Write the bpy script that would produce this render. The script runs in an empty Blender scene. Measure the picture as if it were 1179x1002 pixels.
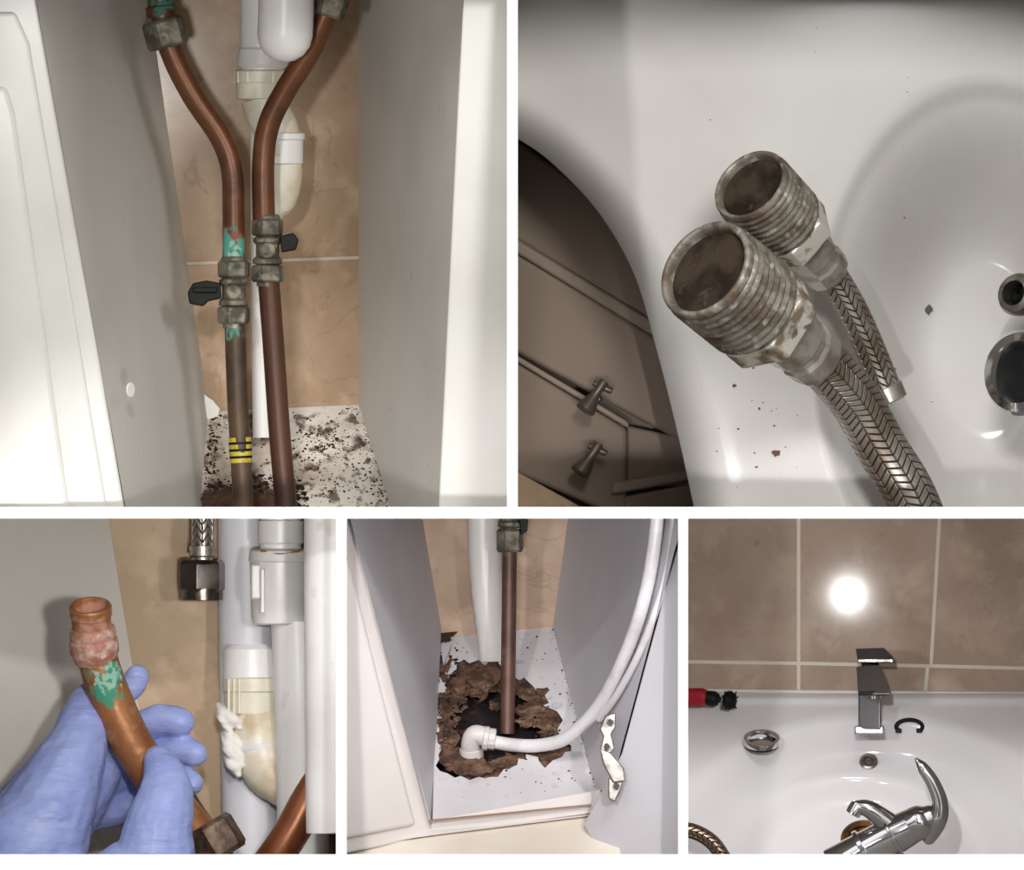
import bpy, bmesh, math, random
from mathutils import Vector, Matrix, noise
from mathutils.geometry import tessellate_polygon
random.seed(5)
S=0.001
def W(p): return Vector((p[0]*S-0.5895, p[2]*S, (1002-p[1])*S))
def lin(c):
    r=[]
    for v in c[:3]:
        v=v/255.0
        r.append(v/12.92 if v<=0.04045 else ((v+0.055)/1.055)**2.4)
    return (r[0],r[1],r[2],1)
# ---------------------------------------------------------------- materials
def M(name, base, rough=0.5, metal=0.0, layers=(), bump=None, coat=0.0, emit=0.0, spec=0.5, sss=0, uvpat=None):
    m=bpy.data.materials.new(name); m.use_nodes=True
    nt=m.node_tree; N=nt.nodes; L=nt.links
    b=N['Principled BSDF']
    tc=N.new('ShaderNodeTexCoord')
    def math_(op,a,bb=None,c=None,clamp=False):
        n=N.new('ShaderNodeMath'); n.operation=op; n.use_clamp=clamp
        for i,v in enumerate((a,bb,c)):
            if v is None: continue
            if isinstance(v,(int,float)): n.inputs[i].default_value=v
            else: L.new(v,n.inputs[i])
        return n.outputs[0]
    col=N.new('ShaderNodeRGB'); col.outputs[0].default_value=lin(base); cur=col.outputs[0]
    v=N.new('ShaderNodeValue'); v.outputs[0].default_value=rough; cr=v.outputs[0]
    v=N.new('ShaderNodeValue'); v.outputs[0].default_value=metal; cm=v.outputs[0]
    def noise_(scale,detail=4,st=None,dist=0):
        n=N.new('ShaderNodeTexNoise'); n.inputs['Scale'].default_value=scale
        n.inputs['Detail'].default_value=detail; n.inputs['Distortion'].default_value=dist
        if st:
            mp=N.new('ShaderNodeMapping'); mp.inputs['Scale'].default_value=st
            L.new(tc.outputs['Object'],mp.inputs[0]); L.new(mp.outputs[0],n.inputs['Vector'])
        else: L.new(tc.outputs['Object'],n.inputs['Vector'])
        return n.outputs['Fac']
    def mr(val,a,bb,c=0,d=1):
        n=N.new('ShaderNodeMapRange'); n.inputs[1].default_value=a; n.inputs[2].default_value=bb
        n.inputs[3].default_value=c; n.inputs[4].default_value=d
        L.new(val,n.inputs[0]); return n.outputs[0]
    for ly in layers:
        c,sc,lo,hi=ly[:4]; o=ly[4] if len(ly)>4 else {}
        f=noise_(sc,o.get('detail',5),o.get('st'),o.get('dist',0))
        if o.get('vein'):
            f=math_('ABSOLUTE',math_('SUBTRACT',f,0.5)); k=mr(f,lo,hi,1,0)
        elif 'c' in o:
            vd=N.new('ShaderNodeVectorMath'); vd.operation='DISTANCE'
            L.new(tc.outputs['Object'],vd.inputs[0]); vd.inputs[1].default_value=W(o['c'])
            g=mr(vd.outputs['Value'],o['r']*S,o['r']*S*0.2,0,1)
            k=mr(math_('MULTIPLY',f,g),lo,hi)
        else: k=mr(f,lo,hi)
        k=math_('MULTIPLY',k,o.get('max',1.0))
        mx=N.new('ShaderNodeMix'); mx.data_type='RGBA'
        L.new(k,mx.inputs[0]); L.new(cur,mx.inputs[6]); mx.inputs[7].default_value=lin(c); cur=mx.outputs[2]
        if 'rough' in o:
            mx=N.new('ShaderNodeMix'); L.new(k,mx.inputs[0]); L.new(cr,mx.inputs[2]); mx.inputs[3].default_value=o['rough']; cr=mx.outputs[0]
        if 'metal' in o:
            mx=N.new('ShaderNodeMix'); L.new(k,mx.inputs[0]); L.new(cm,mx.inputs[2]); mx.inputs[3].default_value=o['metal']; cm=mx.outputs[0]
    h=None
    if uvpat:   # woven steel braid: (strands around, rows per unit, slant)
        m1,k1,s1,dark=uvpat
        sp=N.new('ShaderNodeSeparateXYZ'); L.new(tc.outputs['UV'],sp.inputs[0])
        t=math_('PINGPONG',math_('MULTIPLY',sp.outputs[0],m1*2),1.0)
        s=math_('FRACT',math_('ADD',math_('MULTIPLY',sp.outputs[1],k1),math_('MULTIPLY',t,s1)))
        a=math_('PINGPONG',s,0.5)
        e=mr(a,0.0,0.16)
        tt=math_('PINGPONG',t,0.5); e2=mr(tt,0.0,0.12,0.4,1)
        h=math_('MULTIPLY',e,e2)
        mx=N.new('ShaderNodeMix'); mx.data_type='RGBA'; L.new(h,mx.inputs[0]); mx.inputs[6].default_value=lin(dark); L.new(cur,mx.inputs[7]); cur=mx.outputs[2]
        bm=N.new('ShaderNodeBump'); bm.inputs['Strength'].default_value=1.0; bm.inputs['Distance'].default_value=0.002
        L.new(h,bm.inputs['Height']); L.new(bm.outputs[0],b.inputs['Normal'])
    elif bump:
        f=noise_(bump[0],6,bump[2] if len(bump)>2 else None)
        bm=N.new('ShaderNodeBump'); bm.inputs['Strength'].default_value=bump[1]; bm.inputs['Distance'].default_value=bump[3] if len(bump)>3 else 0.002
        L.new(f,bm.inputs['Height']); L.new(bm.outputs[0],b.inputs['Normal'])
    L.new(cur,b.inputs['Base Color']); L.new(cr,b.inputs['Roughness']); L.new(cm,b.inputs['Metallic'])
    b.inputs['Coat Weight'].default_value=coat; b.inputs['Coat Roughness'].default_value=0.08
    b.inputs['Specular IOR Level'].default_value=spec
    if sss:
        b.inputs['Subsurface Weight'].default_value=sss; b.inputs['Subsurface Scale'].default_value=0.01
    if emit:
        b.inputs['Emission Color'].default_value=(1,1,1,1); b.inputs['Emission Strength'].default_value=emit
    return m
# ---------------------------------------------------------------- mesh helpers
CUR=[]
def G(name):
    e=bpy.data.objects.new(name,None); e.empty_display_size=0.02
    bpy.context.collection.objects.link(e); return e
def mk(name,vs,fs,mat,par=None,uvs=None,sharp=35,bevel=0,smooth=True,clip=True,recalc=True):
    me=bpy.data.meshes.new(name); me.from_pydata([W(v) for v in vs],[],fs); me.update()
    if uvs:
        ul=me.uv_layers.new(name='UVMap')
        for lp in me.loops: ul.data[lp.index].uv=uvs[lp.index] if len(uvs)==len(me.loops) else uvs[lp.vertex_index]
    bm=bmesh.new(); bm.from_mesh(me)
    bmesh.ops.remove_doubles(bm,verts=bm.verts,dist=1e-6)
    if recalc: bmesh.ops.recalc_face_normals(bm,faces=bm.faces)
    bm.to_mesh(me); bm.free()
    if smooth:
        me.shade_smooth(); me.set_sharp_from_angle(angle=math.radians(sharp))
    me.materials.append(mat)
    o=bpy.data.objects.new(name,me); bpy.context.collection.objects.link(o)
    if par: o.parent=par
    if smooth: o['sh']=sharp
    if bevel:
        md=o.modifiers.new('bev','BEVEL'); md.width=bevel*S; md.segments=4; md.limit_method='ANGLE'; md.angle_limit=0.6
        o['sh']=9
    if clip: CUR.append(o)
    return o
def cr_(p,n=8):
    out=[]; m=len(p)
    for i in range(m-1):
        a=p[max(i-1,0)];b=p[i];c=p[i+1];d=p[min(i+2,m-1)]
        for j in range(n):
            t=j/n
            out.append([0.5*((2*b[k])+(-a[k]+c[k])*t+(2*a[k]-5*b[k]+4*c[k]-d[k])*t*t+(-a[k]+3*b[k]-3*c[k]+d[k])*t**3) for k in range(len(b))])
    out.append(list(p[-1])); return out
def tubegeo(pts,seg=24,n=8,round_ends=False,closed=False):
    """pts: (x,y,d,r)"""
    c=cr_(pts,n) if n>1 else [list(q) for q in pts]
    if round_ends:
        def cap(i0,i1):
            p0=Vector(c[i0][:3]);p1=Vector(c[i1][:3]);dr=(p0-p1).normalized();r=c[i0][3];o=[]
            for a in (22,45,65,82,90):
                q=p0+dr*r*math.sin(math.radians(a)); o.append([q.x,q.y,q.z,max(r*math.cos(math.radians(a)),0.01)])
            return o
        c=list(reversed(cap(0,1)))+c+cap(-1,-2)
    P=[Vector(q[:3]) for q in c]; R=[q[3] for q in c]
    vs=[];fs=[];uv=[]
    T=(P[1]-P[0]).normalized(); u=T.orthogonal().normalized(); L=0
    if abs(T.dot(Vector((0,0,1))))<0.9: u=(Vector((0,0,1))-T*T.z).normalized()
    for i,p in enumerate(P):
        t=(P[min(i+1,len(P)-1)]-P[max(i-1,0)]).normalized()
        u=(u-t*u.dot(t)).normalized(); w=t.cross(u)
        if i: L+=(P[i]-P[i-1]).length
        for k in range(seg+1):
            a=2*math.pi*k/seg
            vs.append(p+(u*math.cos(a)+w*math.sin(a))*R[i]); uv.append((k/seg,L/100))
    s1=seg+1
    for i in range(len(P)-1):
        for k in range(seg): fs.append((i*s1+k,i*s1+k+1,(i+1)*s1+k+1,(i+1)*s1+k))
    fs.append(tuple(range(seg))); fs.append(tuple((len(P)-1)*s1+k for k in range(seg)))
    return vs,fs,uv
def tube(name,pts,mat,par=None,seg=24,n=8,r=None,**k):
    if r is not None: pts=[tuple(p)+(r,) for p in pts]
    re=k.pop('round_ends',False)
    vs,fs,uv=tubegeo(pts,seg,n,re)
    lu=[]
    for f in fs:
        for i in f: lu.append(uv[i])
    return mk(name,vs,fs,mat,par,uvs=lu,**k)
def lathe(name,o,ax,prof,mat,par=None,seg=32,ph=0.0,**k):
    o=Vector(o);ax=Vector(ax).normalized()
    u=ax.orthogonal().normalized()
    if abs(ax.z)<0.9: u=(Vector((0,0,1))-ax*ax.z).normalized()
    w=ax.cross(u); vs=[];fs=[];lu=[]
    for t,r in prof:
        for j in range(seg):
            a=2*math.pi*j/seg+ph
            vs.append(o+ax*t+(u*math.cos(a)+w*math.sin(a))*max(r,0.001))
    for i in range(len(prof)-1):
        for j in range(seg): fs.append((i*seg+j,i*seg+(j+1)%seg,(i+1)*seg+(j+1)%seg,(i+1)*seg+j))
    if prof[0][1]>0.5 : fs.append(tuple(range(seg)))
    if prof[-1][1]>0.5: fs.append(tuple((len(prof)-1)*seg+j for j in range(seg)))
    return mk(name,vs,fs,mat,par,**k)
def plane_d(ref):
    (x0,y0,d0),(x1,y1,d1),(x2,y2,d2)=ref
    n=(Vector((x1-x0,y1-y0,d1-d0))).cross(Vector((x2-x0,y2-y0,d2-d0)))
    return lambda x,y: d0-(n.x*(x-x0)+n.y*(y-y0))/n.z
def panel(name,pts,ref,mat,par=None,th=8,holes=(),bevel=0,off=0,**k):
    D=(lambda x,y:ref) if isinstance(ref,(int,float)) else plane_d(ref)
    loops=[list(pts)]+[list(h) for h in holes]
    flat=[p for l in loops for p in l]; n=len(flat)
    tri=tessellate_polygon([[Vector((p[0],p[1],0)) for p in l] for l in loops]) if holes or len(pts)>4 or True else None
    vs=[(p[0],p[1],D(*p)+off) for p in flat]+[(p[0],p[1],D(*p)+off+th) for p in flat]
    if holes:
        fs=[tuple(t) for t in tri]+[tuple(i+n for i in reversed(t)) for t in tri]
    else:
        fs=[tuple(range(n)),tuple(i+n for i in reversed(range(n)))]
    b=0
    for l in loops:
        for i in range(len(l)):
            a=b+i;c=b+(i+1)%len(l); fs.append((a,c,c+n,a+n))
        b+=len(l)
    return mk(name,vs,fs,mat,par,sharp=9,bevel=bevel,**k)
def rag(pts,amp=3,sub=5,seed=0):
    out=[]; rnd=random.Random(seed)
    for i in range(len(pts)):
        a=pts[i];b=pts[(i+1)%len(pts)]
        for j in range(sub):
            t=j/sub; out.append((a[0]+(b[0]-a[0])*t+rnd.uniform(-amp,amp),a[1]+(b[1]-a[1])*t+rnd.uniform(-amp,amp)))
    return out
def blob(cx,cy,rx,ry,n=14,seed=0,j=.35):
    r=random.Random(seed); return [(cx+rx*math.cos(2*math.pi*i/n)*(1+r.uniform(-j,j)),cy+ry*math.sin(2*math.pi*i/n)*(1+r.uniform(-j,j))) for i in range(n)]
def heights(name,xs,ys,Df,mat,par=None,**k):
    vs=[];fs=[]
    for j,y in enumerate(ys):
        for i,x in enumerate(xs): vs.append((x,y,Df(x,y)))
    n=len(xs)
    for j in range(len(ys)-1):
        for i in range(n-1): fs.append((j*n+i,j*n+i+1,(j+1)*n+i+1,(j+1)*n+i))
    return mk(name,vs,fs,mat,par,sharp=180,**k)
def boxp(name,a,b,mat,par=None,bevel=1.5,**k):
    x0,y0,z0=a;x1,y1,z1=b
    return panel(name,[(x0,y0),(x1,y0),(x1,y1),(x0,y1)],z0,mat,par,th=z1-z0,bevel=bevel,**k)
def debris(name,poly_xy,D,mat,n,seed,smin=.6,smax=2.6,par=None):
    r=random.Random(seed); vs=[];fs=[]
    xs=[p[0] for p in poly_xy];ys=[p[1] for p in poly_xy]
    def inside(x,y):
        c=False
        for i in range(len(poly_xy)):
            a=poly_xy[i];b=poly_xy[i-1]
            if (a[1]>y)!=(b[1]>y) and x<(b[0]-a[0])*(y-a[1])/(b[1]-a[1])+a[0]: c=not c
        return c
    c=0
    while c<n:
        x=r.uniform(min(xs),max(xs));y=r.uniform(min(ys),max(ys))
        if not inside(x,y): continue
        c+=1; s=smin+(smax-smin)*r.random()**3; d=D(x,y); b=len(vs); m=6
        a0=r.random()*6
        for k in range(m):
            a=a0+k*2*math.pi/m; q=s*r.uniform(.5,1.2); xx=x+q*math.cos(a); yy=y+q*.7*math.sin(a)
            vs.append((xx,yy,D(xx,yy)-.2))
        vs.append((x,y,d-.2-s*.5))
        for k in range(m): fs.append((b+k,b+(k+1)%m,b+m))
    return mk(name,vs,fs,mat,par,smooth=False)
def finish(x0,x1,y0,y1):
    """cut everything in this compartment flush with its frame boards"""
    global CUR
    lo=W((x0,y1,0)); hi=W((x1,y0,0))
    bpy.context.view_layer.update()
    for o in CUR:
        ev=o.evaluated_get(bpy.context.evaluated_depsgraph_get())
        me=bpy.data.meshes.new_from_object(ev)
        bm=bmesh.new(); bm.from_mesh(me)
        for co,no in (((lo.x,0,0),(-1,0,0)),((hi.x,0,0),(1,0,0)),((0,0,lo.z),(0,0,-1)),((0,0,hi.z),(0,0,1))):
            if any((v.co-Vector(co)).dot(Vector(no))>1e-6 for v in bm.verts):
                r=bmesh.ops.bisect_plane(bm,geom=bm.verts[:]+bm.edges[:]+bm.faces[:],plane_co=co,plane_no=no,clear_outer=True,dist=1e-6)
                ed=[e for e in r['geom_cut'] if isinstance(e,bmesh.types.BMEdge) and e.is_boundary]
                if ed and not o.name.startswith(('basin','sink')):
                    try: bmesh.ops.holes_fill(bm,edges=ed,sides=0)
                    except Exception: pass
        bm.to_mesh(me); bm.free()
        o.modifiers.clear(); o.data=me
        if o.get('sh') and not o.name.startswith(('basin','glove','ptfe')): me.set_sharp_from_angle(angle=math.radians(o['sh']))
    CUR=[]
# ---------------------------------------------------------------- fittings
def hexnut(name,c,ax,h,R,mat,par,ph=0.3,bore=None):
    return lathe(name,c,ax,[(0,R*.86),(h*.12,R),(h*.88,R),(h,R*.86)],mat,par,seg=6,ph=ph,bevel=.8)
def thread(t0,t1,pitch,r1,r0):
    o=[];t=t0
    while t<t1: o+=[(t,r0),(t+pitch*.3,r1),(t+pitch*.55,r1),(t+pitch*.85,r0)]; t+=pitch
    return o
def iso_valve(par,x,y0,y1,d,R,mat):
    H=y1-y0
    lathe('valve_body',(x,y0,d),(0,1,0),[(0,R*.7),(2,R*.8),(H*.1,R*.82),(H*.12,R*.95),(H*.16,R*.95),(H*.3,R*.72),(H*.33,R*.92),(H*.38,R*.92),(H*.42,R*.75),(H*.58,R*.75),(H*.62,R*.95),(H*.68,R*.95),(H*.7,R*.7),(H,R*.7)],mat,par,seg=28)
    hexnut('compression_nut_upper',(x,y0+H*.06,d),(0,1,0),H*.24,R*1.05,mat,par)
    hexnut('compression_nut_lower',(x,y0+H*.70,d),(0,1,0),H*.24,R*1.08,mat,par)
    lathe('screw_boss',(x,y0+H*.5,d),(0,0,-1),[(0,R*.5),(R*.95,R*.5),(R*1.0,R*.42),(R*1.0,R*.2),(R*.9,0)],mat,par,seg=20)

# ---------------------------------------------------------------- material palette
white_melamine=M('white_melamine',(206,203,197),.5,layers=[((190,186,178),6,.4,.7,{'max':.6}),((150,140,125),90,.68,.74,{'max':.4})],bump=(300,.04),spec=.3)
white_gloss=M('white_gloss_door',(226,225,220),.3,coat=.15,layers=[((213,211,203),5,.4,.7)])
cream_gloss=M('cream_door',(236,229,227),.3,coat=.15,layers=[((226,218,214),5,.4,.7)])
def tilemat(n,b,rough=.12,spec=.35,vein=.4):
    return M(n,b,rough,layers=[((b[0]-16,b[1]-17,b[2]-18),9,.4,.62,{'detail':8}),((b[0]+14,b[1]+13,b[2]+12),22,.5,.7,{'detail':8}),
       ((b[0]-46,b[1]-52,b[2]-56),7,.0,.005,{'vein':1,'detail':7,'dist':.8,'max':vein}),((b[0]-36,b[1]-40,b[2]-42),60,.66,.72,{'max':.35})],bump=(30,.01),spec=spec)
tile1=tilemat('beige_marble_tile_a',(182,157,132),.16,.08); tile3=tilemat('beige_marble_tile_b',(206,178,144),.35,.15,.2); tile5=tilemat('beige_marble_tile_c',(188,168,151),.075,.028,.2)
tile4=tilemat('beige_marble_tile_d',(182,157,136),.4,.12)
grout=M('grout',(206,194,178),.8,bump=(200,.2)); grout5=M('pale_grout',(228,218,205),.8,bump=(200,.2))
verd=(84,158,142)
def CV(x,y,d,r,**k):
    o={'c':(x,y,d),'r':r,'rough':.85,'metal':0,'detail':8}; o.update(k); return o
copper=M('aged_copper',(108,66,40),.38,.35,[((74,46,30),14,.4,.65,{'detail':6}),((140,88,54),25,.55,.75,{'max':.6}),((60,38,28),60,.62,.72,{'max':.6,'rough':.6})],bump=(120,.1))
copper_l=M('tarnished_copper_dark',(82,50,36),.46,.25,[((54,36,28),20,.4,.65,{'st':(1,1,.3)}),((106,70,50),50,.6,.75,{'max':.5})],bump=(150,.15))
copper1=M('copper_with_verdigris',(112,70,42),.38,.35,[((78,48,31),14,.4,.65),((146,94,58),25,.55,.75,{'max':.6}),
   ((160,88,64),60,.3,.42,CV(268,272,298,40,max=.7)),(verd,110,.34,.44,CV(268,286,285,44,st=(1,1,.5))),((150,190,176),170,.42,.5,CV(268,290,285,30)),((60,110,95),90,.36,.46,CV(185,6,280,34))],bump=(120,.15))
copper1l=M('copper_lower_verdigris',(86,66,48),.5,.25,[((60,46,36),20,.4,.65),(verd,110,.36,.46,CV(270,381,286,28,st=(1,1,.5))),((106,92,66),30,.5,.7,{'max':.5})],bump=(150,.15))
oldbrass=M('corroded_brass',(132,126,112),.5,.5,[((88,82,70),60,.4,.6,{'rough':.7}),((176,168,152),90,.55,.7,{'max':.7}),((96,126,110),45,.58,.68,{'metal':0,'rough':.8,'max':.7}),((92,68,50),35,.6,.7,{'metal':.2})],bump=(220,.4))
pvc=M('white_pvc',(238,236,234),.35,layers=[((222,219,214),8,.45,.7),((184,160,120),30,.64,.76,{'max':.3})],spec=.5)
pvc_s=M('stained_pvc',(228,222,206),.42,layers=[((202,182,144),22,.45,.65,{'max':.6}),((150,112,66),45,.62,.74,{'max':.5})],bump=(120,.1))
pvc_c=M('cream_plastic_nut',(232,227,208),.4,layers=[((214,202,170),30,.5,.7,{'max':.6})])
blackp=M('black_plastic',(14,14,15),.55,spec=.25,layers=[((24,23,22),60,.5,.7)])
chrome=M('chrome',(222,222,226),.07,1.0,[((190,190,192),30,.5,.8,{'max':.4,'rough':.13})])
chrome_f=M('satin_chrome_flats',(190,190,194),.2,1.0,[((160,160,163),30,.5,.8,{'max':.4})])
steel=M('nickel_steel',(170,165,158),.3,.95,[((130,124,116),60,.45,.65,{'rough':.45})],bump=(200,.08))
dirt=M('dirt',(62,44,33),.9,layers=[((36,26,20),200,.4,.6)],spec=.1)
yellow=M('yellow_tape',(190,170,60),.5,layers=[((150,132,44),60,.5,.7)])
ceramic=M('glazed_ceramic',(228,226,223),.16,coat=.1,layers=[((218,215,211),5,.4,.7)],spec=.4)

# ================================================================ FRAME
fw=M('glowing_white_frame_board',(255,255,255),.6,emit=.85)  # glow added so the border boards read pure white; they hold no lamp
inner=M('niche_lining',(150,145,138),.8)
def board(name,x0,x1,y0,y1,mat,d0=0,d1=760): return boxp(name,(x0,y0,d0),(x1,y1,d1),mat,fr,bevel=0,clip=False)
fr=G('collage_display_frame')
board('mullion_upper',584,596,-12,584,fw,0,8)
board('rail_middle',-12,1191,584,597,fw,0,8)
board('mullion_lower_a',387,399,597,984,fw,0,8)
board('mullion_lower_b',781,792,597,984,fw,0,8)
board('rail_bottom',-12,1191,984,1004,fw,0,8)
board('partition_upper',584.3,595.7,-12,584,inner,8)
board('partition_middle',-12,1191,584.3,596.7,inner,8)
board('partition_lower_a',387.3,398.7,597,984,inner,8)
board('partition_lower_b',781.3,791.7,597,984,inner,8)
board('partition_bottom',-12,1191,984.3,1004,inner,8)
board('side_left',-14,-2,-12,1004,inner); board('side_right',1181,1193,-12,1004,inner)
board('top',-14,1193,-14,-2,inner); board('back',-14,1193,-14,1004,inner,760,772)

# ================================================================ PANEL 1
wb=G('wall_back')
panel('tile_upper',[(140,-10),(430,-10),(430,294),(140,304)],480,tile1,wb,bevel=1)
panel('tile_lower',[(140,308),(430,298),(430,500),(140,505)],480,tile1,wb,bevel=1)
panel('grout_joint',[(140,-10),(430,-10),(430,500),(140,505)],482,grout,wb)
cab=G('vanity_cabinet')
panel('side_panel_left',[(40,-10),(170,-10),(240,474),(229,600),(147,600)],[(171,-5,480),(240,472,480),(145,590,80)],white_melamine,cab)
panel('side_panel_right',[(413,-10),(534,-10),(505,600),(455,600),(413,466)],[(413,-5,480),(413,465,480),(505,590,150)],white_melamine,cab)
panel('front_stile_right',[(533,-10),(600,-10),(600,600),(504,600)],[(533,-5,48),(505,590,140),(600,-5,40)],white_gloss,cab,bevel=3)
F1=plane_d([(240,472,478),(413,465,478),(230,590,384)])
flo=M('stained_floor_board',(220,212,202),.45,layers=[((146,124,102),14,.46,.64,{'max':.65}),((78,58,44),70,.54,.64,{'max':.85}),((54,38,29),24,.57,.67,{'max':.9}),
   ((66,46,34),40,.26,.40,{'c':(285,575,390),'r':95,'max':.95})],bump=(150,.2))
panel('base_board',[(240,474),(413,466),(456,600),(226,600)],[(240,472,478),(413,465,478),(230,590,384)],flo,cab)
brn=M('brown_dirt',(92,68,52),.9,layers=[((60,44,34),200,.4,.6)],spec=.1)
debris('dirt_specks',[(250,480),(408,470),(440,580),(240,580)],F1,brn,760,3,.4,2.2,cab)
debris('dirt_cluster',[(300,520),(350,490),(392,480),(430,560),(340,575)],F1,dirt,420,7,.4,2.0,cab)
debris('dirt_at_pipe_base',[(234,560),(290,545),(345,548),(358,584),(232,584)],F1,dirt,600,8,.8,4.2,cab)
debris('dirt_clump',[(345,500),(385,492),(392,512),(360,525)],F1,brn,140,9,.5,3.0,cab)
debris('dirt_edge',[(395,468),(413,466),(450,584),(436,584)],F1,brn,220,4,.4,2.0,cab)
debris('dirt_edge_b',[(243,474),(255,474),(242,584),(232,584)],F1,dirt,240,5,.4,2.8,cab)
panel('rotten_patch',rag([(228,590),(234,570),(262,561),(296,566),(330,572),(350,592)],2.5,5,2),[(240,472,474),(413,465,474),(230,590,380)],M('rotten_chipboard',(82,54,39),.9,layers=[((42,28,22),60,.4,.6)],bump=(200,.6)),cab,th=4)
panel('torn_edge',rag([(236,452),(244,462),(254,470),(250,488),(238,492)],1.5,3,8),470,white_gloss,cab,th=3)
lathe('shelf_pin_hole',(149,449,81),(1,0,-.6),[(0,8),(1.5,9),(2.5,8),(2.5,0)],white_gloss,cab,seg=20)
fd=G('cabinet_door')
panel('door_slab',[(-10,-10),(42,-10),(146,600),(-10,600)],[(-10,0,30),(42,0,30),(145,590,70)],white_gloss,fd,bevel=5,th=14)
panel('door_moulding',[(-10,14),(18,14),(34,50),(126,600),(-10,600)],[(-10,0,22),(42,0,22),(145,590,62)],white_gloss,fd,bevel=5,th=12,off=-2)
panel('door_centre',[(-10,100),(8,100),(17,130),(82,600),(-10,600)],[(-10,0,14),(42,0,18),(145,590,56)],white_gloss,fd,bevel=6,th=12,off=-4)
cp=G('copper_pipe')
tube('upper_run',[(184,-20,290),(187,20,290),(198,62,292),(222,110,296),(254,158,300),(267,195,300),(269,240,300),(269,300,298)],copper1,cp,r=13,seg=32)
tube('lower_run',[(270,360,298),(273,450,298),(277,520,298),(281,600,300)],copper1l,cp,r=12,seg=32)
hexnut('tap_nut',(186,22,290),(.25,1,0),34,25,oldbrass,cp)
lathe('tap_tail',(184,-10,290),(.08,1,0),[(0,15),(16,15),(18,18),(30,18)],copper1,cp)
v=G('isolation_valve'); iso_valve(v,269,295,378,298,18,oldbrass)
panel('lever',[(216,337),(222,326),(238,323),(254,326),(255,344),(240,347),(234,353),(218,350)],285,blackp,v,th=18,bevel=2)
boxp('lever_rib',(222,331,280),(250,337,286),blackp,v,bevel=1.5)
tp=G('yellow_marker_tape')
lathe('band',(276,504,299),(.05,1,0),[(0,12.4),(0,13),(29,13),(29,12.4)],yellow,tp)
for i in range(3): lathe('black_stripe',(276.4+i*.4,509+i*8,299),(.05,1,0),[(0,12.6),(0,13.3),(3,13.3),(3,12.6)],blackp,tp)
cp=G('copper_pipe')
tube('upper_run',[(385,-20,270),(374,18,272),(356,60,280),(328,105,290),(309,145,296),(303,190,298),(304,260,298)],copper,cp,r=13,seg=32)
tube('lower_run',[(309,320,298),(315,400,298),(322,500,298),(331,600,300)],copper_l,cp,r=12.5,seg=32)
hexnut('tap_nut',(383,-8,270),(-.3,1,0),28,22,oldbrass,cp)
v=G('isolation_valve'); iso_valve(v,308,247,330,298,18,oldbrass)
panel('lever',[(322,272),(338,268),(344,276),(341,288),(324,291)],284,blackp,v,th=18,bevel=2)
wt=G('waste_trap')
tube('down_pipe',[(301,-20,380),(301,30,380),(302,84,380)],pvc,wt,r=25,n=4,seg=36)
lathe('flange',(302,54,380),(0,1,0),[(0,25),(3,28),(20,30),(24,27)],pvc,wt)
lathe('union_nut',(300,80,380),(0,1,0),[(0,26),(2,30),(14,30),(16,28),(33,28),(35,24)],pvc_c,wt,seg=40)
for a in range(12):
    an=a*math.pi/6; boxp('nut_rib',(300+29*math.cos(an)-1.5,82,380+29*math.sin(an)-1.5),(300+29*math.cos(an)+1.5,95,380+29*math.sin(an)+1.5),pvc_c,wt,bevel=.4)
tube('bend',[(302,112,380,25),(308,130,380,26),(318,150,380,26),(322,180,380,26)],pvc_s,wt,seg=36)
lathe('collar',(323,152,380),(0,1,0),[(0,25),(2,28),(8,28),(10,26),(36,26),(38,23)],pvc,wt,seg=40)
tube('outlet',[(324,185,380,23),(325,205,380,23),(322,228,378,20),(314,240,375,16)],pvc_s,wt,seg=36,round_ends=True)
tube('bottle',[(330,-30,235,32),(329,20,235,32),(328,40,235,32)],pvc,wt,seg=40,round_ends=True)
wp=G('overflow_pipe')
tube('pipe',[(300,150,425),(301,300,428),(303,504,430)],pvc,wp,r=12,n=4)
finish(-1.5,584,-1.5,584)

# ================================================================ PANEL 2
BP=[(470,110),(540,135),(596,160),(640,192),(690,246),(730,316),(755,400),(778,490),(800,590),(812,650)]
BP=[tuple(p[:2]) for p in cr_(BP,6)]
def bx(y):
    for a,b in zip(BP,BP[1:]):
        if a[1]<=y<=b[1]: return a[0]+(b[0]-a[0])*(y-a[1])/(b[1]-a[1])
    return 470
def bdist(x,y):
    m=1e9
    for a,b in zip(BP,BP[1:]):
        ax,ay=a;dx=b[0]-ax;dy=b[1]-ay
        t=max(0,min(1,((x-ax)*dx+(y-ay)*dy)/(dx*dx+dy*dy)))
        m=min(m,math.hypot(x-ax-t*dx,y-ay-t*dy))
    return m
def ss(a,b,x):
    t=max(0,min(1,(x-a)/(b-a))); return t*t*(3-2*t)
def D2(x,y):
    s=bdist(x,y); d=310+ (60*(1-s/50)**2.2 if s<50 else 0)+ 30*(1-ss(40,190,s))
    rr=math.hypot((x-1135)/195,(y-400)/300)
    if rr<1.04: d+=150*(1-ss(0.3,1.04,rr))+12*(1-ss(.94,1.04,rr))
    return d
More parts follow.
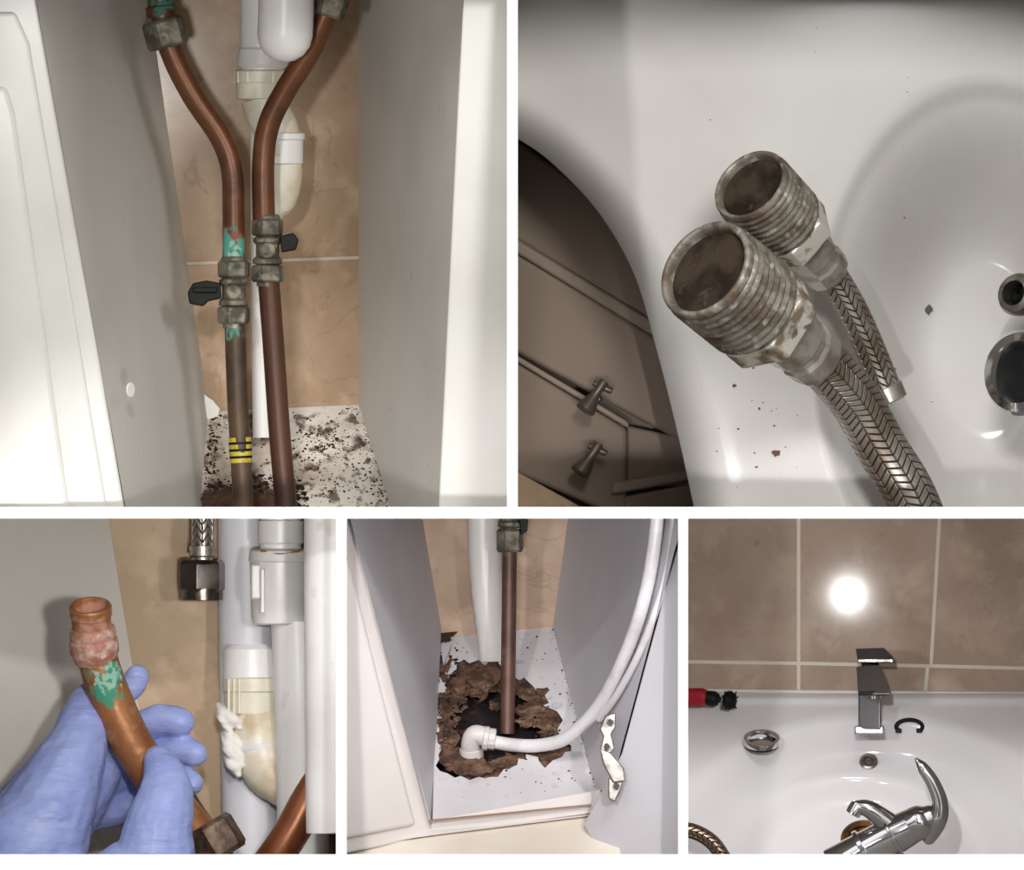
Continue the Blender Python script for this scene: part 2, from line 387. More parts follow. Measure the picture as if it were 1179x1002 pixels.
def sink2():
    vs=[];fs=[];n=110
    ys=[-12+i*4.1 for i in range(150)]
    for y in ys:
        x0=max(586,bx(y))
        for i in range(n):
            u=(i/(n-1))**1.3; x=x0+(1190-x0)*u; vs.append((x,y,D2(x,y)))
    for j in range(len(ys)-1):
        for i in range(n-1): fs.append((j*n+i,j*n+i+1,(j+1)*n+i+1,(j+1)*n+i))
    b=len(vs)
    for j,y in enumerate(ys): p=vs[j*n]; vs.append((p[0]+8,p[1],p[2]+30)); vs.append((p[0]+26,p[1],p[2]+70))
    for j in range(len(ys)-1):
        fs.append((j*n,b+2*j,b+2*j+2,(j+1)*n)); fs.append((b+2*j,b+2*j+1,b+2*j+3,b+2*j+2))
    return vs,fs
bs=G('wash_basin')
vs,fs=sink2(); mk('basin_shell',vs,fs,ceramic,bs,sharp=180)
debris('grit',[(800,400),(1020,440),(960,575),(810,570)],D2,M('brown_grit',(120,92,76),.9),30,12,.6,3.4,bs)
debris('grit_b',[(700,30),(1100,30),(1100,560),(900,560)],D2,M('brown_grit_b',(140,116,98),.9),30,13,.5,1.8,bs)
panel('grit_c',blob(1069,357,4,5,9,2),D2(1069,357)-3,M('grey_grit',(90,88,84),.8),bs,th=2)
panel('grit_d',blob(894,522,5,4,9,3),D2(894,522)-2,M('brown_grit_c',(110,80,64),.9),bs,th=1.5)
dk=M('brown_cabinet_front',(146,129,113),.5,layers=[((134,118,104),4,.4,.7)],spec=.2)  # the cabinet's own brown
dk2=M('pale_brown_cabinet_trim',(158,142,126),.5,spec=.2)
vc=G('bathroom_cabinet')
panel('carcass',[(580,120),(860,120),(860,600),(580,600)],640,M('brown_cabinet_carcass',(124,109,95),.6),vc)  # base plane behind the drawers, a deeper tone of the cabinet's own brown
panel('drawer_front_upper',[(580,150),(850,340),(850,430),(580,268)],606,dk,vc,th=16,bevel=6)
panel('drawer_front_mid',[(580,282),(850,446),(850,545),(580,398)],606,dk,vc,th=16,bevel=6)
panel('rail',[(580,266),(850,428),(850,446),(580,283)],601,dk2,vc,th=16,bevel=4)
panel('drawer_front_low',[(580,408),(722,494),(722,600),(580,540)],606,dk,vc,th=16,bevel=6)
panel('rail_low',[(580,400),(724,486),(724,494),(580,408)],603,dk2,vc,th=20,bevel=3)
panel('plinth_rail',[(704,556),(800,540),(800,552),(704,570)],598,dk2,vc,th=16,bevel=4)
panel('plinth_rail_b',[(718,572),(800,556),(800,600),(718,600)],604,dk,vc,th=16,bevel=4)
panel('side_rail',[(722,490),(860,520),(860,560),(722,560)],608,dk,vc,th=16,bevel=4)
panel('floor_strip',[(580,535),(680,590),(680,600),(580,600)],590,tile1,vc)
hm=M('drawer_handle_metal',(120,110,98),.4,.6)
for (hx,hy) in ((686,458),(680,530)):
    hd=G('drawer_handle'); 
    lathe('flared_knob',(hx+10,hy-19,578),(-.55,.82,-.15),[(0,5),(2,6),(14,5),(24,7),(36,11),(40,12),(42,10),(42,0)],hm,hd,seg=20)
    lathe('cross_bar',(hx-3,hy-17,580),(.9,.4,0),[(0,3),(2,4),(22,4),(24,3)],hm,hd,seg=14)
    lathe('stem',(hx,hy,580),(0,0,1),[(0,5),(26,5),(28,8),(30,8)],hm,hd,seg=18)
nick=M('limescaled_nickel',(160,153,142),.45,.5,[((110,101,88),40,.42,.6,{'rough':.65}),((120,122,102),30,.60,.72,{'metal':.1,'rough':.85,'max':.55}),((206,200,190),70,.56,.68,{'max':.65,'metal':.2}),((98,76,58),22,.54,.66,{'metal':.2,'max':.85})],bump=(240,.55))
nickhex=M('flaking_nickel_hex',(224,220,211),.4,.35,[((140,124,102),32,.50,.60,{'rough':.7}),((132,142,116),30,.62,.72,{'max':.5}),((92,74,58),60,.60,.66,{'max':.8})],bump=(160,.45))
rust=M('bore_rust',(72,60,49),.75,.2,[((40,32,26),30,.4,.6),((104,92,78),60,.6,.72,{'max':.6})],bump=(150,.4),spec=.2)
bore_shade=M('bore_depth_shade',(20,16,13),.9,spec=.1)  # near-black disc colour: shade at the end of the bore is painted in
braid=M('steel_braid',(192,185,176),.34,.8,[((142,122,104),20,.46,.62,{'max':.7})],uvpat=(6,10,1.0,(60,48,40)))
ferr=M('crimped_ferrule',(206,201,194),.32,.7,[((150,140,128),30,.45,.65)],bump=(120,.2))
def connector(name,o,ax,R,k,hose,hr):
    g=G(name); o=Vector(o); a=Vector(ax).normalized()
    lathe('threaded_end',o,a,[(130*k,R*.5),(112*k,R*.80),(8*k,R*.82),(2,R*.85),(0,R*.88),(0,R*.94),(3,R*.97),(10*k,R*.975)]+thread(12*k,90*k,11*k,R*1.0,R*.955)+[(94*k,R*.90),(106*k,R*.90)],nick,g,seg=72,sharp=60)
    lathe('bore',o,a,[(12*k,R*.812),(111*k,R*.79),(114*k,R*.5)],rust,g,seg=48)
    lathe('bore_bottom',o,a,[(110*k,0),(110*k,R*.785)],bore_shade,g,seg=48)
    lathe('hex_flats',o+a*102*k,a,[(0,R*.86),(3,R*1.0),(36*k,R*1.0),(42*k,R*.88),(42*k,R*.5)],nickhex,g,seg=6,ph=.35,bevel=2)
    f=o+a*142*k
    lathe('ferrule',f,a,[(0,R*.58),(5,R*.60),(45*k,R*.59),(50*k,R*.54),(58*k,R*.54),(64*k,R*.58),(88*k,R*.56),(92*k,R*.46)],ferr,g,seg=12,sharp=20,bevel=1)
    e=f+a*86*k; e2=f+a*110*k
    pts=[(e.x,e.y,e.z,hr*.96),(e2.x,e2.y,e2.z,hr)]+[tuple(p)+(hr,) for p in hose]
    tube('braided_sleeve',pts,braid,g,seg=40,n=10)
    return g
connector('braided_tap_hose',(811,309,40),(.56,.45,.69),64,1.0,[(985,462,250),(1015,515,268),(1048,570,276),(1075,640,280)],30)
g=connector('braided_tap_hose',(863,212,120),(.49,.55,.68),49,.80,[(984,362,272),(1005,410,290),(1020,448,300)],18)
lathe('end_ferrule',(1019,444,300),(.35,.9,.1),[(0,18),(2,20),(18,20),(20,17),(20,0)],ferr,g,seg=24)
pr=G('push_waste_fitting')
lathe('ring',(1180,430,330),(-.5,-.1,-.86),[(0,30),(0,48),(8,50),(14,46),(16,36),(8,31),(0,30)],chrome,pr,seg=48)
lathe('seal',(1180,430,332),(-.5,-.1,-.86),[(-2,0),(-2,31),(4,31)],blackp,pr,seg=40)
pr=G('tap_grommet')
lathe('ring',(1176,341,330),(-.5,-.2,-.8),[(0,14),(0,24),(10,25),(16,22),(18,15),(6,13),(0,14)],steel,pr,seg=40)
lathe('seal',(1176,341,330),(-.5,-.2,-.8),[(4,0),(4,14.5)],blackp,pr,seg=40)
finish(596,1180.5,-1.5,584)

# ================================================================ PANEL 3
wb=G('wall_back')
panel('tile',[(100,590),(400,590),(400,1000),(100,1000)],420,tile3,wb,bevel=1)
sp=G('cabinet_side_panel')
panel('board',[(-10,590),(124,590),(168,860),(190,1000),(-10,1000)],[(124,590,420),(168,860,420),(0,800,345)],M('warm_white_panel',(232,227,219),.5,layers=[((221,214,204),5,.4,.7)]),sp,bevel=1)
hs=G('braided_tap_hose')
tube('braided_sleeve',[(232,585,330),(233,610,330),(233,636,330)],braid,hs,r=13,n=5,seg=32)
lathe('ferrule',(233,628,330),(0,1,0),[(0,13),(1,15),(12,15),(14,12),(20,12)],ferr,hs,seg=24)
nn=M('dark_nickel',(128,120,114),.25,.9,[((86,78,72),40,.45,.65)],bump=(100,.1))
hexnut('swivel_nut',(233,645,330),(0,1,0),38,27,nn,hs,ph=.25)
lathe('nut_skirt',(233,678,330),(0,1,0),[(0,24),(13,24),(14,20),(6,19),(6,0)],nn,hs,seg=32)
pw=G('waste_trap')
tube('soil_pipe',[(284,580,360),(286,760,360),(290,1000,365)],M('bluish_pvc',(236,236,242),.4),pw,r=34,n=3,seg=40)
lathe('upper_socket',(323,597,270),(0,1,0),[(-10,24),(2,24),(3,27),(28,27),(30,24),(38,24)],pvc,pw,seg=40)
lathe('union_nut',(322,632,270),(0,1,0),[(0,30),(3,35),(14,36),(16,34),(78,33),(86,31),(88,27)],pvc,pw,seg=40)
boxp('nut_lug',(289,650,240),(301,690,262),pvc,pw,bevel=2.5)
boxp('nut_lug',(300,655,230),(305,706,250),pvc,pw,bevel=1.5)
tube('stained_seam',[(300,634,243),(322,638,236),(346,634,243)],M('rust_seam',(150,104,60),.8),pw,r=1.6)
tube('body_pipe',[(342,715,272,30),(345,800,275,30),(348,900,280,30),(350,1000,280,30)],pvc,pw,n=3,seg=40)
lathe('clamp_collar',(290,742,330),(0,1,0),[(0,28),(6,33),(36,34),(40,34)],pvc,pw,seg=40)
lathe('cream_nut',(292,780,328),(0,1,0),[(0,32),(2,36),(16,36),(18,34),(42,33),(46,28)],pvc_c,pw,seg=40)
for i in range(3): boxp('cream_rib',(262+i*6,782,298-i*3),(265+i*6,822,312),pvc_c,pw,bevel=1)
tube('bend',[(294,820,326,30),(298,850,324,33),(308,885,318,31),(325,905,312,24)],M('stained_bend',(232,222,200),.38,layers=[((200,176,136),25,.50,.68,{'max':.8}),((242,238,226),40,.55,.7)],bump=(60,.12)),pw,seg=36,round_ends=True)
lathe('bend_band',(299,856,324),(.15,1,0),[(0,33),(1,35),(6,35),(7,33)],pvc,pw,seg=40)
seal=M('ptfe_tape_wad',(248,245,238),.7,layers=[((200,168,122),24,.58,.72,{'max':.8})],bump=(90,1.0))
sv=[];sf=[]; rr=random.Random(9)
for i in range(22):
    q=rr.random(); cx=258+14*q+rr.uniform(-6,6); cy=814+74*q; r0=rr.uniform(3.5,8)
    a_,b_,_=tubegeo([(cx-6,cy-rr.uniform(4,12),318,r0*.5),(cx,cy,306+rr.uniform(-6,6),r0),(cx+9,cy+rr.uniform(4,12),300,r0*.6)],12,4,True)
    b0=len(sv); sv+=a_; sf+=[tuple(k+b0 for k in f) for f in b_]
so=mk('ptfe_wad',sv,sf,seal,pw)
md=so.modifiers.new('rm','REMESH'); md.mode='VOXEL'; md.voxel_size=.0016; md.use_smooth_shade=True
bt=G('bottle_trap')
tube('bottle_body',[(386,560,120,36),(386,700,120,36),(386,940,120,34),(386,950,120,32)],pvc,bt,seg=40,n=4,round_ends=True)
cp=G('copper_pipe'); tube('pipe',[(300,1010,260),(335,960,255),(362,905,262),(375,860,280)],M('bright_copper',(150,90,54),.35,.4,[((110,64,38),18,.4,.65)]),cp,r=21,seg=32)
cp=G('copper_pipe')
cpm=M('copper_end_patina',(172,114,70),.42,.3,[((140,86,50),25,.4,.65),((206,158,114),50,.55,.7,{'max':.7}),((204,150,132),60,.3,.42,CV(108,722,190,66,metal=.2)),
   ((70,150,122),85,.36,.42,CV(124,786,182,60,st=(1,1,.4))),((150,196,176),160,.42,.5,CV(124,780,182,48))],bump=(100,.25))
lathe('open_end',(104,697,172),(.06,.9,.42),[(60,18),(3,19.5),(0,20.5),(0,23),(2,24.5),(12,24.5),(14,23),(30,22.5),(48,23)],cpm,cp,seg=40)
lathe('olive',(106,722,184),(.1,.95,.30),[(0,23),(2,26),(10,27),(14,25.5),(16,28),(30,28.5),(36,26),(42,24)],M('pink_oxide_olive',(212,166,150),.6,.2,[((180,118,98),50,.45,.6),((232,204,192),80,.55,.7)],bump=(150,.4)),cp,seg=40)
tube('bent_run',[(110,745,192,23.0),(115,768,197,23.5),(126,800,201,24),(146,845,203,24),(170,885,208,24),(200,925,214,23),(232,962,222,22)],cpm,cp,seg=36)
dkc=M('blackened_pipe',(60,40,36),.4,.5,[((34,26,26),30,.4,.6)])
tube('dark_run',[(196,905,226,20),(214,938,222,22),(238,972,224,22),(255,1005,226,22)],dkc,cp,seg=30)
hexnut('end_nut',(238,948,205),(.45,.75,0),44,30,M('dark_brass',(120,100,84),.5,.5,[((78,60,50),50,.4,.6)],bump=(160,.4)),cp)
# gloved hand: one fused surface
glove=M('blue_nitrile_glove',(166,180,234),.42,layers=[((150,164,226),12,.4,.65),((184,196,240),30,.55,.75,{'max':.5})],bump=(42,.7,(.45,1,1.9),.006),sss=.1)
gv=[];gf=[]
def addt(pts):
    vs,fs,_=tubegeo(pts,18,6,True); b=len(gv); gv.extend(vs); gf.extend([tuple(i+b for i in f) for f in fs])
addt([(-10,1040,200,84),(28,985,195,72),(58,925,192,55),(82,875,195,41),(97,838,205,28)])       # back of hand
addt([(40,960,210,44),(80,930,225,40),(110,890,240,30)])                                           # palm heel
addt([(80,872,200,32),(92,830,210,25),(104,804,234,19),(130,798,262,17),(150,792,262,15.5),(158,778,258,13)])   # index
addt([(92,880,225,24),(128,862,258,20),(160,840,272,19),(188,829,264,19),(208,832,254,17)])  # middle
addt([(98,905,235,24),(145,892,266,20),(185,873,272,19),(208,864,262,18),(224,868,250,15.5)])  # ring
addt([(95,935,240,24),(150,930,268,18),(190,910,274,16),(212,898,264,15),(222,902,254,13)])                  # little
addt([(30,1020,180,60),(110,1040,150,54),(172,1000,132,50),(182,955,126,41),(190,920,130,33),(190,896,140,26),(184,876,154,18)]) # thumb
addt([(-20,990,190,44),(20,960,170,40),(60,935,165,32)])
hg=G('gloved_hand')
ho=mk('glove',gv,gf,glove,hg,recalc=True)
md=ho.modifiers.new('rm','REMESH'); md.mode='VOXEL'; md.voxel_size=.002; md.use_smooth_shade=True
md=ho.modifiers.new('sm','SMOOTH'); md.iterations=7; md.factor=.5
tx=bpy.data.textures.new('wrinkle','CLOUDS'); tx.noise_scale=.035; tx.noise_depth=1
md=ho.modifiers.new('dp','DISPLACE'); md.texture=tx; md.strength=.005; md.mid_level=.5; md.texture_coords='LOCAL'
finish(-1.5,387,597,984)

# ================================================================ PANEL 4
wb=G('wall_back')
panel('tile',[(470,585),(700,585),(700,740),(470,740)],450,tile4,wb)
sd=G('vanity_cabinet')
mel4=M('lilac_white_melamine',(210,208,214),.5,layers=[((198,195,200),6,.4,.7)],spec=.3)
panel('side_panel_left',[(400,585),(484,585),(508,724),(498,945),(494,950)],[(485,590,450),(508,722,450),(496,945,200)],mel4,sd)
panel('side_panel_right',[(656,585),(790,585),(704,905),(688,912),(636,724)],[(655,590,450),(636,722,450),(690,908,200)],mel4,sd)
hole=[(521,774),(530,760),(556,764),(574,758),(584,778),(604,782),(616,796),(632,790),(628,814),(650,828),(642,846),(660,862),(630,884),(612,868),(594,878),(576,892),(543,897),(504,890),(508,864),(501,852),(509,826),(501,806),(508,790)]
hr_=rag(hole,3.2,4,11)
ref4=[(505,735,450),(636,722,450),(498,942,200)]
fl4=M('damp_white_board',(230,228,232),.45,layers=[((120,96,80),30,.62,.70,{'max':.7}),((210,206,209),6,.4,.7)])
D4=plane_d(ref4)
panel('base_board',[(504,733),(637,722),(690,910),(498,944)],ref4,fl4,sd,th=5,holes=[hr_])
chip=M('swollen_chipboard',(118,88,70),.9,layers=[((72,50,40),60,.4,.6),((146,116,94),90,.55,.7)],bump=(160,1.0,(1,1,1),.004))
inn=[(520,822),(524,806),(538,800),(548,806),(560,804),(570,798),(582,790),(594,802),(602,796),(610,812),(628,830),(622,842),(644,856),(620,866),(598,866),(580,868),(560,880),(538,862),(524,864),(530,850),(520,838)]
panel('rotten_chipboard',blob(578,830,90,78,20,3,.05),ref4,chip,sd,th=6,off=8,holes=[rag(inn,4,4,21)])
panel('void_shade_sheet',[(480,700),(700,700),(700,930),(480,950)],ref4,M('dark_void_shade',(40,26,28),.9,layers=[((22,15,18),40,.4,.6),((78,52,42),60,.58,.68)],bump=(60,.8)),sd,th=4,off=45)  # dark sheet below the hole: cavity shade put into colour, with brown debris
for i,(cx,cy,a,b) in enumerate([(560,780,20,13),(612,820,20,10),(628,834,12,8),(542,884,28,9),(572,880,10,6),(606,830,12,7),(528,790,9,8),(632,856,12,5),(512,816,8,9),(570,812,8,7)]):
    panel('chip_flake',rag(blob(cx,cy,a,b,9,i+30),2.4,3,i),ref4,chip,sd,th=3,off=-2+(i%3)*2)
debris('chip_crumbs',[(512,772),(560,766),(580,790),(540,800),(515,870),(505,880)],lambda x,y:D4(x,y)+4,chip,260,51,1.5,6,sd)
debris('chip_crumbs_b',[(588,790),(632,796),(652,850),(630,872),(610,866),(622,836)],lambda x,y:D4(x,y)+4,chip,160,52,1.5,6,sd)
debris('chip_crumbs_c',[(502,780),(520,770),(516,850),(503,860)],lambda x,y:D4(x,y)-.5,chip,110,53,1.2,5,sd)
panel('delaminated_patch',rag([(500,756),(512,752),(522,760),(516,772),(508,778),(501,776)],2,3,41),ref4,chip,sd,th=1,off=-2)
for i,(cx,cy,a,b) in enumerate([(508,792,7,6),(512,742,8,4),(640,812,5,4)]):
    panel('white_chip',rag(blob(cx,cy,a,b,8,i+60),1.5,3,i),ref4,mel4,sd,th=1.5,off=-4)
debris('dirt_specks',[(505,740),(634,728),(685,905),(505,925)],D4,dirt,190,33,.5,2.0,sd)
debris('dirt_fringe',[(502,745),(530,742),(520,800),(502,830)],D4,dirt,120,36,.5,3.0,sd)
debris('dirt_edge',[(630,722),(636,722),(690,905),(684,908)],D4,dirt,110,34,.5,1.6,sd)
panel('mouldy_corner',rag([(500,714),(516,712),(530,718),(526,730),(514,738),(502,740)],2.5,4,5),[(505,735,446),(636,722,446),(498,942,196)],M('mould',(60,42,36),.9),sd,th=2,off=-3)
panel('white_flake',rag([(506,745),(520,740),(516,760),(510,770)],2,3,6),[(505,735,446),(636,722,446),(498,942,196)],mel4,sd,th=2,off=-2)
panel('front_rail',[(497,944),(691,909),(700,934),(494,962)],[(498,942,196),(690,908,196),(496,962,188)],cream_gloss,sd,th=8,bevel=2)
panel('rail_gap',[(494,944),(680,926),(681,928),(494,947)],182,M('tan_gap',(150,120,100),.7),sd,th=3)
dr=G('cabinet_door')
panel('door_slab',[(390,585),(404,585),(496,946),(496,962),(390,985)],[(390,590,66),(404,590,72),(496,946,192)],cream_gloss,dr,th=14,bevel=3)
panel('door_panel',[(390,640),(400,640),(478,950),(390,968)],[(390,590,60),(404,590,66),(496,946,186)],cream_gloss,dr,th=10,bevel=5,off=-2)
pl=G('floor')
panel('tile',[(390,966),(500,955),(700,934),(720,1000),(390,1000)],[(390,966,200),(700,934,200),(390,1000,150)],M('cream_floor',(240,232,220),.3,layers=[((230,218,202),8,.4,.7)]),pl,th=10)
panel('skirting_strip',[(390,962),(496,950),(690,930),(692,938),(498,962),(390,978)],[(390,966,192),(700,934,192),(390,1000,142)],cream_gloss,pl,th=6,bevel=1)
dr=G('cabinet_door')
panel('door_slab',[(788,600),(795,600),(795,1000),(700,1000),(672,950),(716,868)],[(788,600,60),(795,1000,80),(690,960,150)],mel4,dr,th=14,bevel=2)
wp=G('waste_pipe'); tube('pipe',[(556,585,400,18.5),(559,660,400,18.5),(565,740,402,15),(566,760,404,14)],pvc,wp,n=4,seg=32)
cp=G('copper_pipe'); tube('pipe',[(587,600,330),(586,700,330),(584,845,332)],M('brown_copper',(102,74,62),.45,.25,[((76,52,44),30,.4,.65),((128,96,80),60,.6,.75)],bump=(120,.2)),cp,r=8.5,n=3)
iv=G('isolation_valve'); 
lathe('valve_body',(587,588,330),(0,1,0),[(0,11),(12,11),(14,14),(18,14),(20,11)],oldbrass,iv)
hexnut('compression_nut',(587,609,330),(0,1,0),27,16,oldbrass,iv)
panel('lever',[(598,596),(608,598),(607,612),(600,616)],318,blackp,iv,th=10,bevel=1)
fx=G('flexible_waste_hose')
wh=M('white_hose',(232,230,234),.35,layers=[((210,206,208),30,.5,.7)])
tube('hose',[(556,852,285),(590,858,280),(625,858,262),(655,848,236),(688,815,200),(714,768,150),(736,710,112),(750,650,96),(758,585,92)],wh,fx,r=7.8,seg=28)
fit=M('grey_white_fitting',(214,208,206),.4)
tube('elbow',[(543,872,300),(542,856,290),(547,846,284),(560,849,284)],fit,fx,r=11,seg=28)
lathe('elbow_collar',(543,862,296),(0,1,.3),[(0,11),(1,14),(12,14),(13,11)],fit,fx,seg=28)
lathe('hose_nut',(556,850,284),(1,.12,0),[(0,12),(1,14),(6,14),(7,12.5),(14,12.5),(15,9)],fit,fx,seg=12,sharp=20)
fx=G('flexible_waste_hose')
tube('hose',[(690,828,210),(714,794,156),(742,738,102),(768,660,80),(777,585,76)],wh,fx,r=4.2,seg=28)
hi=G('cabinet_hinge')
panel('cup_plate',[(697,824),(709,820),(709,838),(704,846),(708,862),(700,872),(690,866),(694,848),(690,840)],120,steel,hi,th=8,bevel=2)
panel('arm',[(690,862),(702,866),(718,884),(720,900),(706,902),(694,880)],108,steel,hi,th=10,bevel=2)
panel('mount',[(700,896),(719,892),(716,908),(708,924),(700,920)],112,steel,hi,th=8,bevel=2)
for x,y in ((703,832),(699,860),(710,905)): lathe('screw',(x,y,114 if y<880 else 106),(0,0,-1),[(0,4),(3,4),(4,3),(4,0)],chrome,hi,seg=16)
finish(399,781,597,984)

# ================================================================ PANEL 5
wb=G('wall_back')
for nm,pts in (('tile_a',[(780,590),(917.5,590),(917.5,762),(780,760)]),('tile_b',[(921.5,590),(1080,590),(1070,765),(921.5,762)]),('tile_c',[(1084,590),(1190,590),(1190,768),(1074,765)]),
   ('tile_d',[(780,764),(917.5,766),(917.5,810),(780,810)]),('tile_e',[(921.5,766),(1066,769),(1062,810),(921.5,810)]),('tile_f',[(1070,769),(1190,772),(1190,810),(1066,810)])):
    panel(nm,pts,480,tile5,wb,bevel=0,th=6)
panel('grout_joint',[(780,590),(1190,590),(1190,815),(780,815)],480.4,grout5,wb,th=4)
def D5(x,y):
    d=470-(y-796)*1.05
    if y<806: d+=(806-y)*1.2*((806-y)/10)
    r=math.hypot((x-1003)/250,(y-985)/168)
    d+=60*(1-ss(.62,1.0,r))
    r2=math.hypot((x-985)/160,(y-1000)/112)
    d+=40*(1-ss(.6,1.0,r2))
    return d-5*ss(-1,1,-((y-808)/6))
bs=G('wash_basin')
ys=[795+i*1.3 for i in range(150)]
heights('basin_shell',[785+i*3 for i in range(136)],ys,D5,M('glazed_ceramic_cool',(244,241,244),.1,coat=.2,spec=.4),bs)
panel('silicone_bead',[(780,793),(1190,797),(1190,801),(780,797)],470,M('silicone',(225,220,214),.5),bs,th=12,bevel=1.5)
tap=G('square_mixer_tap')
boxp('base',(984,836,385),(1018,846,425),chrome_f,tap,bevel=2)
panel('column',[(988,786),(1014,786),(1014,840),(988,840)],[(988,786,394),(1014,786,386),(988,840,386)],chrome_f,tap,th=30,bevel=2)
panel('spout',[(986,768),(1014,766),(1024,794),(1024,800),(988,800)],[(986,768,334),(1014,766,328),(986,800,322)],chrome,tap,th=90,bevel=1.5)
boxp('cartridge_neck',(992,758,392),(1012,770,414),blackp,tap,bevel=1)
panel('lever_plate',[(985,747),(1018,746),(1028,756),(1028,761),(988,762)],[(985,747,354),(1028,747,354),(985,762,345)],chrome_f,tap,th=50,bevel=1.2)
boxp('lever_edge',(988,759,342),(1028,763,350),steel,tap,bevel=.8)
boxp('spout_lip',(988,796,318),(1024,801,326),blackp,tap,bevel=.8)
lathe('aerator',(1006,800,345),(0,1,0),[(0,8),(5,8),(5,6),(2,6),(2,0)],chrome,tap,seg=24)
of=G('overflow_cover'); 
lathe('ring',(1000,878,D5(1000,878)-2),(0,-.5,-.86),[(0,5),(0,10.5),(3,10.5),(4.5,8),(4,5.5),(0,5)],steel,of)
lathe('screw',(1000,878,D5(1000,878)-2),(0,-.5,-.86),[(-1,0),(-1,6)],blackp,of); lathe('screw_head',(1000,878,D5(1000,878)-3),(0,-.5,-.86),[(0,3.2),(2,3.2),(2.4,0)],steel,of,seg=16)
rg=G('waste_flange_ring')
def ring_tilt(nm,cx,cy,R1,R0,h,mat,par,tilt):
    a=Vector((0,-math.cos(tilt),-math.sin(tilt)))
    lathe(nm,(cx,cy,D5(cx,cy)-8),a,[(0,R0),(0,R1),(h*.6,R1),(h,R1*.96),(h,R0*1.08),(h*.6,R0),(0,R0)],mat,par,seg=48)
ring_tilt('ring',877,855,21.5,15.5,6,chrome,rg,.5)
ring_tilt('rubber_seal',877,857,20.5,16,2.5,blackp,rg,.5)
cl=G('c_clip'); pts=[(1047+15*math.cos(a),837-8*math.sin(a)*1.0,D5(1047,837)-3) for a in [math.radians(x) for x in range(-35,216,12)]]
tube('clip',pts,blackp,cl,r=2.4,seg=12,n=3)
for s in (-1,1): boxp('clip_end',(1047+s*12-4,839,D5(1047,840)-6),(1047+s*12+3,844,D5(1047,840)-1),blackp,cl,bevel=1)
sc=G('screwdriver')
redp=M('red_plastic',(168,24,44),.35)
tube('handle',[(780,803,430,10),(796,803,430,11),(808,803,430,11),(816,804,430,8)],redp,sc,seg=10,round_ends=True)
tube('grip_end',[(812,803,428,8),(822,805,428,9),(828,806,428,6)],blackp,sc,seg=20)
br=G('cleaning_brush')
tube('stem',[(815,803,424),(830,806,424)],blackp,br,r=3.5)
lathe('brush_head',(832,806,424),(1,.1,0),[(0,5),(3,10),(9,11),(15,8),(17,0)],blackp,br,seg=20)
rr=random.Random(4)
for i in range(46):
    a=rr.uniform(0,6.28); c=(838+rr.uniform(-6,8),806,424); tube('bristle',[c,(c[0]+rr.uniform(-3,6),806+math.cos(a)*11,424+math.sin(a)*11)],blackp,br,r=.6,n=1,seg=5)
ot=G('old_mixer_tap')
dx=230
tube('tap_body',[(960,1000,dx+10,24),(1000,978,dx+4,23),(1030,962,dx,22),(1052,950,dx-2,20)],chrome,ot,seg=40)
lathe('body_collar',(998,978,dx+4),(-.87,.5,.05),[(0,23),(1,26),(6,26),(7,23)],chrome,ot)
lathe('body_collar_b',(1030,962,dx),(-.87,.5,.05),[(0,22),(1,24.5),(4,24.5),(5,22)],chrome,ot)
tube('dome_cap',[(1048,952,dx-2,20),(1062,946,dx-6,20),(1070,942,dx-8,15)],chrome,ot,round_ends=True,seg=36)
hv=tubegeo([(1070,965,dx-6,8),(1080,945,dx-12,11),(1082,925,dx-14,10),(1074,902,dx-16,8.5),(1062,884,dx-16,7),(1056,876,dx-16,3)],20,8,True)
mk('lever_handle',hv[0],hv[1],chrome,ot)
tube('spout',[(1030,955,dx,15),(1012,940,dx-6,12),(998,931,dx-8,10),(984,930,dx-8,8)],chrome,ot,seg=30)
lathe('spout_tip',(986,930,dx-8),(-.5,.9,.0),[(-5,8),(0,9),(9,9),(10,6)],chrome,ot)
wd=G('basin_waste')
brass=M('tarnished_brass',(150,104,52),.35,.8,[((84,58,34),40,.4,.6)])
aw=Vector((-.1,-.6,-.8)); lathe('drain_ring',(993,966,D5(993,966)-6),aw,[(0,14),(0,25),(3,25),(5,22),(4,16),(-8,14),(0,14)],brass,wd,seg=40)
lathe('drain_dark',(993,966,D5(993,966)-6),aw,[(-3,0),(-3,15)],dirt,wd,seg=30)
hs=G('braided_tap_hose')
tube('braided_sleeve',[(780,955,250),(800,958,250),(822,972,250),(840,1000,250)],M('dark_braid',(150,128,112),.35,.8,uvpat=(5,14,1.0,(44,34,30))),hs,r=9,seg=24)
finish(792,1180.5,597,984)

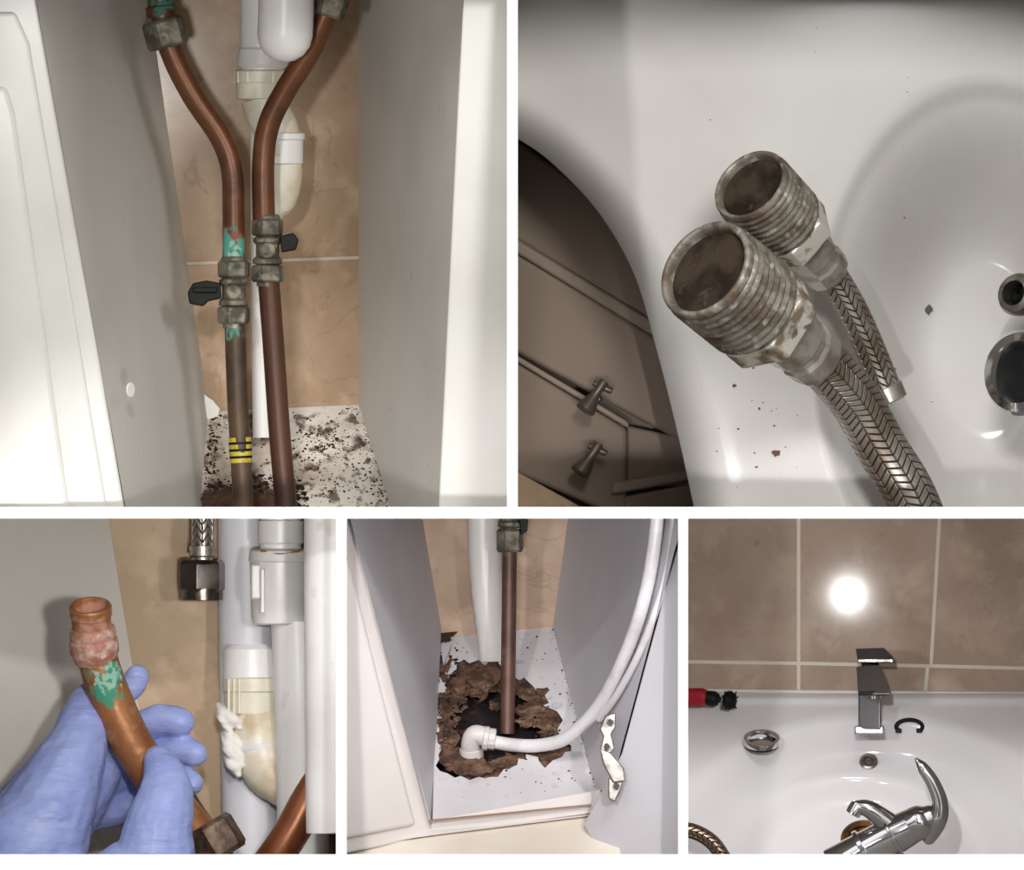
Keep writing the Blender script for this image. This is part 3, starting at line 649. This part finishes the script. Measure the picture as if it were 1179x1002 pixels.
# ================================================================ LIGHT, WORLD, CAMERA
def spot(name,src,tgt,P,ang,rad=.03,col=(1,1,1),blend=.6):
    l=bpy.data.lights.new(name,'SPOT'); l.energy=P; l.spot_size=math.radians(ang); l.spot_blend=blend; l.shadow_soft_size=rad; l.color=col
    o=bpy.data.objects.new(name,l); bpy.context.collection.objects.link(o)
    a=W(src);b=W(tgt); o.location=a; o.rotation_euler=(b-a).to_track_quat('-Z','Y').to_euler(); return o
spot('flash_lamp',(150,95,-1100),(270,270,300),22,54,.03,(1,.985,.96),.7)
spot('flash_lamp',(1000,-160,-1100),(890,300,300),44,64,.15,(1,.985,.96),.8)
spot('flash_lamp',(262,690,-1000),(193,790,250),21,46,.03,(1,.98,.94))
spot('flash_lamp',(556,690,-1000),(590,790,300),15,44,.03,(1,.965,.98))
spot('flash_lamp',(977,685,-1000),(986,800,350),22,44,.014,(1,.98,.97))
w=bpy.data.worlds.new('room_ambience'); bpy.context.scene.world=w; w.use_nodes=True
nt=w.node_tree; bg=nt.nodes['Background']
tc=nt.nodes.new('ShaderNodeTexCoord'); sx=nt.nodes.new('ShaderNodeSeparateXYZ'); rp=nt.nodes.new('ShaderNodeValToRGB')
mr=nt.nodes.new('ShaderNodeMapRange'); mr.inputs[1].default_value=-1; mr.inputs[2].default_value=1
nt.links.new(tc.outputs['Generated'],sx.inputs[0]); nt.links.new(sx.outputs[2],mr.inputs[0]); nt.links.new(mr.outputs[0],rp.inputs[0])
nz=nt.nodes.new('ShaderNodeTexNoise'); nz.inputs['Scale'].default_value=2.6; nz.inputs['Detail'].default_value=2
nt.links.new(tc.outputs['Generated'],nz.inputs['Vector'])
m2=nt.nodes.new('ShaderNodeMapRange'); m2.inputs[1].default_value=.44; m2.inputs[2].default_value=.54; m2.inputs[3].default_value=.25; m2.inputs[4].default_value=1.25
nt.links.new(nz.outputs['Fac'],m2.inputs[0])
vm=nt.nodes.new('ShaderNodeVectorMath'); vm.operation='SCALE'
nt.links.new(rp.outputs[0],vm.inputs[0]); nt.links.new(m2.outputs[0],vm.inputs['Scale']); nt.links.new(vm.outputs[0],bg.inputs[0])
e=rp.color_ramp.elements; e[0].position=0.1; e[0].color=(.24,.225,.21,1); e[1].position=.8; e[1].color=(1,.985,.965,1)
x=e.new(.45); x.color=(.4,.385,.37,1); x=e.new(.6); x.color=(.74,.72,.70,1)
bg.inputs[1].default_value=1.08
cam=bpy.data.cameras.new('camera'); cam.type='ORTHO'; cam.ortho_scale=1.179; cam.clip_end=20
co=bpy.data.objects.new('camera',cam); bpy.context.collection.objects.link(co)
co.location=(0,-.4,.501); co.rotation_euler=(math.radians(90),0,0)
sc_=bpy.context.scene; sc_.camera=co
sc_.view_settings.view_transform='Standard'; sc_.view_settings.look='None'
